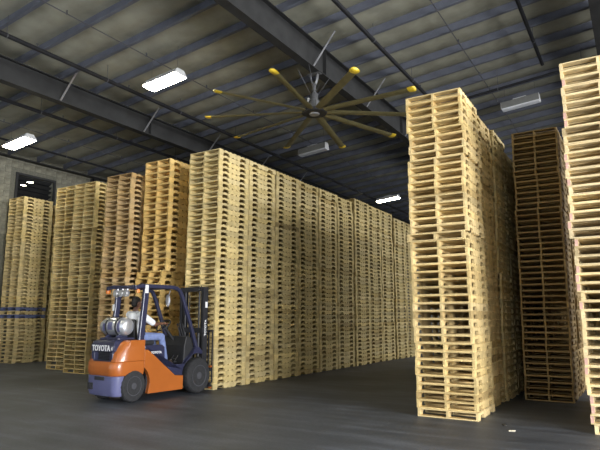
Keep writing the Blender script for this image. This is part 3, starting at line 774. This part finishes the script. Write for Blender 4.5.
# ------------------------------------------------------------------ driver
def remeshed(name, g, voxel, m, parent, smooth=3):
    me = g.mesh(name, m)
    o = bpy.data.objects.new(name, me); C.objects.link(o)
    r = o.modifiers.new('r', 'REMESH'); r.mode = 'VOXEL'; r.voxel_size = voxel
    s_ = o.modifiers.new('s', 'SMOOTH'); s_.factor = .5; s_.iterations = smooth
    dg = bpy.context.evaluated_depsgraph_get(); dg.update()
    e = bpy.data.meshes.new_from_object(o.evaluated_get(dg)); e.name = name
    bpy.data.objects.remove(o)
    e.materials.clear(); e.materials.append(m)
    e.polygons.foreach_set('use_smooth', [True]*len(e.polygons))
    return link(name, e, parent)
fkm = Matrix.Translation(FK.location) @ Matrix.Rotation(FK.rotation_euler.z, 4, 'Z') @ Matrix.Translation((0, -.02, .03))
J = dict(pel=(0, .42, 1.215), waist=(0, .36, 1.36), chest=(0, .33, 1.56), neck=(0, .36, 1.72), head=(0, .385, 1.90),
         shR=(.19, .36, 1.66), shL=(-.19, .36, 1.66), elR=(.27, .66, 1.46), elL=(-.27, .66, 1.46), wrR=(.185, .95, 1.475), wrL=(-.19, .95, 1.475),
         hpR=(.10, .46, 1.205), hpL=(-.10, .46, 1.205), knR=(.17, .93, 1.20), knL=(-.15, .93, 1.20), anR=(.16, 1.06, .73), anL=(-.14, 1.08, .73))
def lerp(a, b, t): return tuple(a[i] + (b[i]-a[i])*t for i in range(3))
def limb(g, a, b, r0, r1, n=12): g.tube([a, lerp(a, b, .5), b], [r0, (r0+r1)/2*1.02, r1], n); g.ball(a, r0, 12, 8); g.ball(b, r1, 12, 8)
body = G()
body.ball(J['pel'], (.165, .13, .11)); body.ball(J['waist'], (.145, .105, .14)); body.ball(J['chest'], (.175, .115, .17))
body.tube([J['chest'], J['neck'], (0, .37, 1.80)], [.09, .06, .055], 12)
body.ball((0, .375, 1.92), (.075, .098, .11)); body.ball((0, .425, 1.875), (.058, .06, .075)); body.ball((0, .445, 1.835), (.035, .035, .03))
body.tube([(0, .475, 1.925), (0, .500, 1.885)], [.010, .018], 8); body.ball((0, .492, 1.884), (.018, .016, .013))
for s in (-1, 1):
    body.ball((s*.078, .375, 1.90), (.012, .022, .033)); body.ball((s*.03, .468, 1.935), (.02, .012, .008))
body.ball((0, .484, 1.855), (.026, .010, .007)); body.ball((0, .482, 1.842), (.022, .010, .007))
for q in ('R', 'L'):
    s = 1 if q == 'R' else -1
    limb(body, J['sh'+q], J['el'+q], .055, .042); limb(body, J['el'+q], J['wr'+q], .042, .027)
    limb(body, J['hp'+q], J['kn'+q], .082, .058); limb(body, J['kn'+q], J['an'+q], .056, .038)
    # hand on the steering wheel: palm, four curled fingers, thumb
    wv = Vector(J['wr'+q]); gp = wheel_pt(.175, .55 if s > 0 else PI-.55)
    d = (gp - wv).normalized(); pc = wv + d*.055
    side = Vector((cx, cy, cz)) - gp; side.normalize(); tang = d.cross(Vector((0, 0, 1))).normalized()
    body.ball(tuple(pc), (.036, .046, .020)); body.tube([tuple(wv), tuple(pc)], [.026, .030], 10)
    for k, ln in enumerate((.030, .036, .034, .026)):
        b0 = pc + d*.036 + tang*(.027 - .018*k)
        p1 = b0 + d*ln*.9 + Vector((0, 0, .012)); p2 = p1 + d*ln*.35 + Vector((0, 0, -.024)); p3 = p2 - d*ln*.5 + Vector((0, 0, -.016))
        body.tube([tuple(b0-d*.02), tuple(b0), tuple(p1), tuple(p2), tuple(p3)], [.009, .009, .0085, .008, .007], 8)
    th = pc - tang*s*.0 + Vector((-s*.036, .0, .0))
    body.tube([tuple(pc + Vector((-s*.02, -.01, 0))), tuple(th + d*.015), tuple(th + d*.045 + Vector((s*.008, 0, -.012)))], [.012, .011, .009], 8)
per = remeshed('person', body, .0085, M['skin'], None, 2)
per.matrix_world = fkm
tag(per, 'driver in white shirt and jeans seated on the forklift holding the wheel', 'person')
sh = G(); sh.ball((0, .40, 1.27), (.178, .142, .11)); sh.ball(J['waist'], (.165, .125, .15)); sh.ball(J['chest'], (.195, .135, .175)); sh.ball((0, .37, 1.665), (.15, .10, .08))
for q in ('R', 'L'): limb(sh, J['sh'+q], lerp(J['sh'+q], J['el'+q], .82), .077, .068)
sho = remeshed('shirt', sh, .012, M['shirt'], per, 3)
je = G(); je.ball((0, .42, 1.20), (.182, .15, .10))
for q in ('R', 'L'): limb(je, J['hp'+q], J['kn'+q], .098, .076); limb(je, J['kn'+q], J['an'+q], .072, .062)
remeshed('jeans', je, .012, M['denim'], per, 3)
for q in ('R', 'L'):
    a = J['an'+q]; b = G(); b.ball((a[0], a[1]+.01, .69), (.045, .06, .05)); b.ball((a[0], a[1]+.11, .662), (.045, .10, .034)); b.box((a[0]-.042, a[1]-.05, .624), (a[0]+.042, a[1]+.20, .642)); remeshed('shoe', b, .008, M['shoe'], per, 2)
h = G(); h.ball((0, .362, 1.945), (.083, .100, .100)); h.ball((0, .325, 1.88), (.070, .068, .07)); remeshed('hair', h, .01, M['hair'], per, 2)
for s in (-1, 1):
    e = G(); e.ball((s*.03, .468, 1.922), (.013, .010, .009), 10, 6); e.obj('eye', M['white'], per, 60)

# ------------------------------------------------------------------ wood splinters on the floor
for x, y, w_, l_, rz, c, lab in ((-1.75, 8.75, .035, .10, .5, (.75, .68, .52), 'small pale wood splinter on the floor before the shadowed stack'),
                                 (-1.95, 9.15, .04, .12, 2.1, (.05, .045, .04), 'small dark wood chip on the floor before the shadowed stack')):
    g = G(); g.prism([(-l_/2, -w_/2), (l_*.3, -w_/2), (l_/2, 0), (l_*.2, w_/2), (-l_/2, w_*.3)], 0, .012, axis=2)
    o = g.obj('wood_splinter', M['pine']); o.color = (*c, 1); o.location = (x, y, 0); o.rotation_euler = (0, 0, rz); tag(o, lab, 'splinter', 'wood splinters')
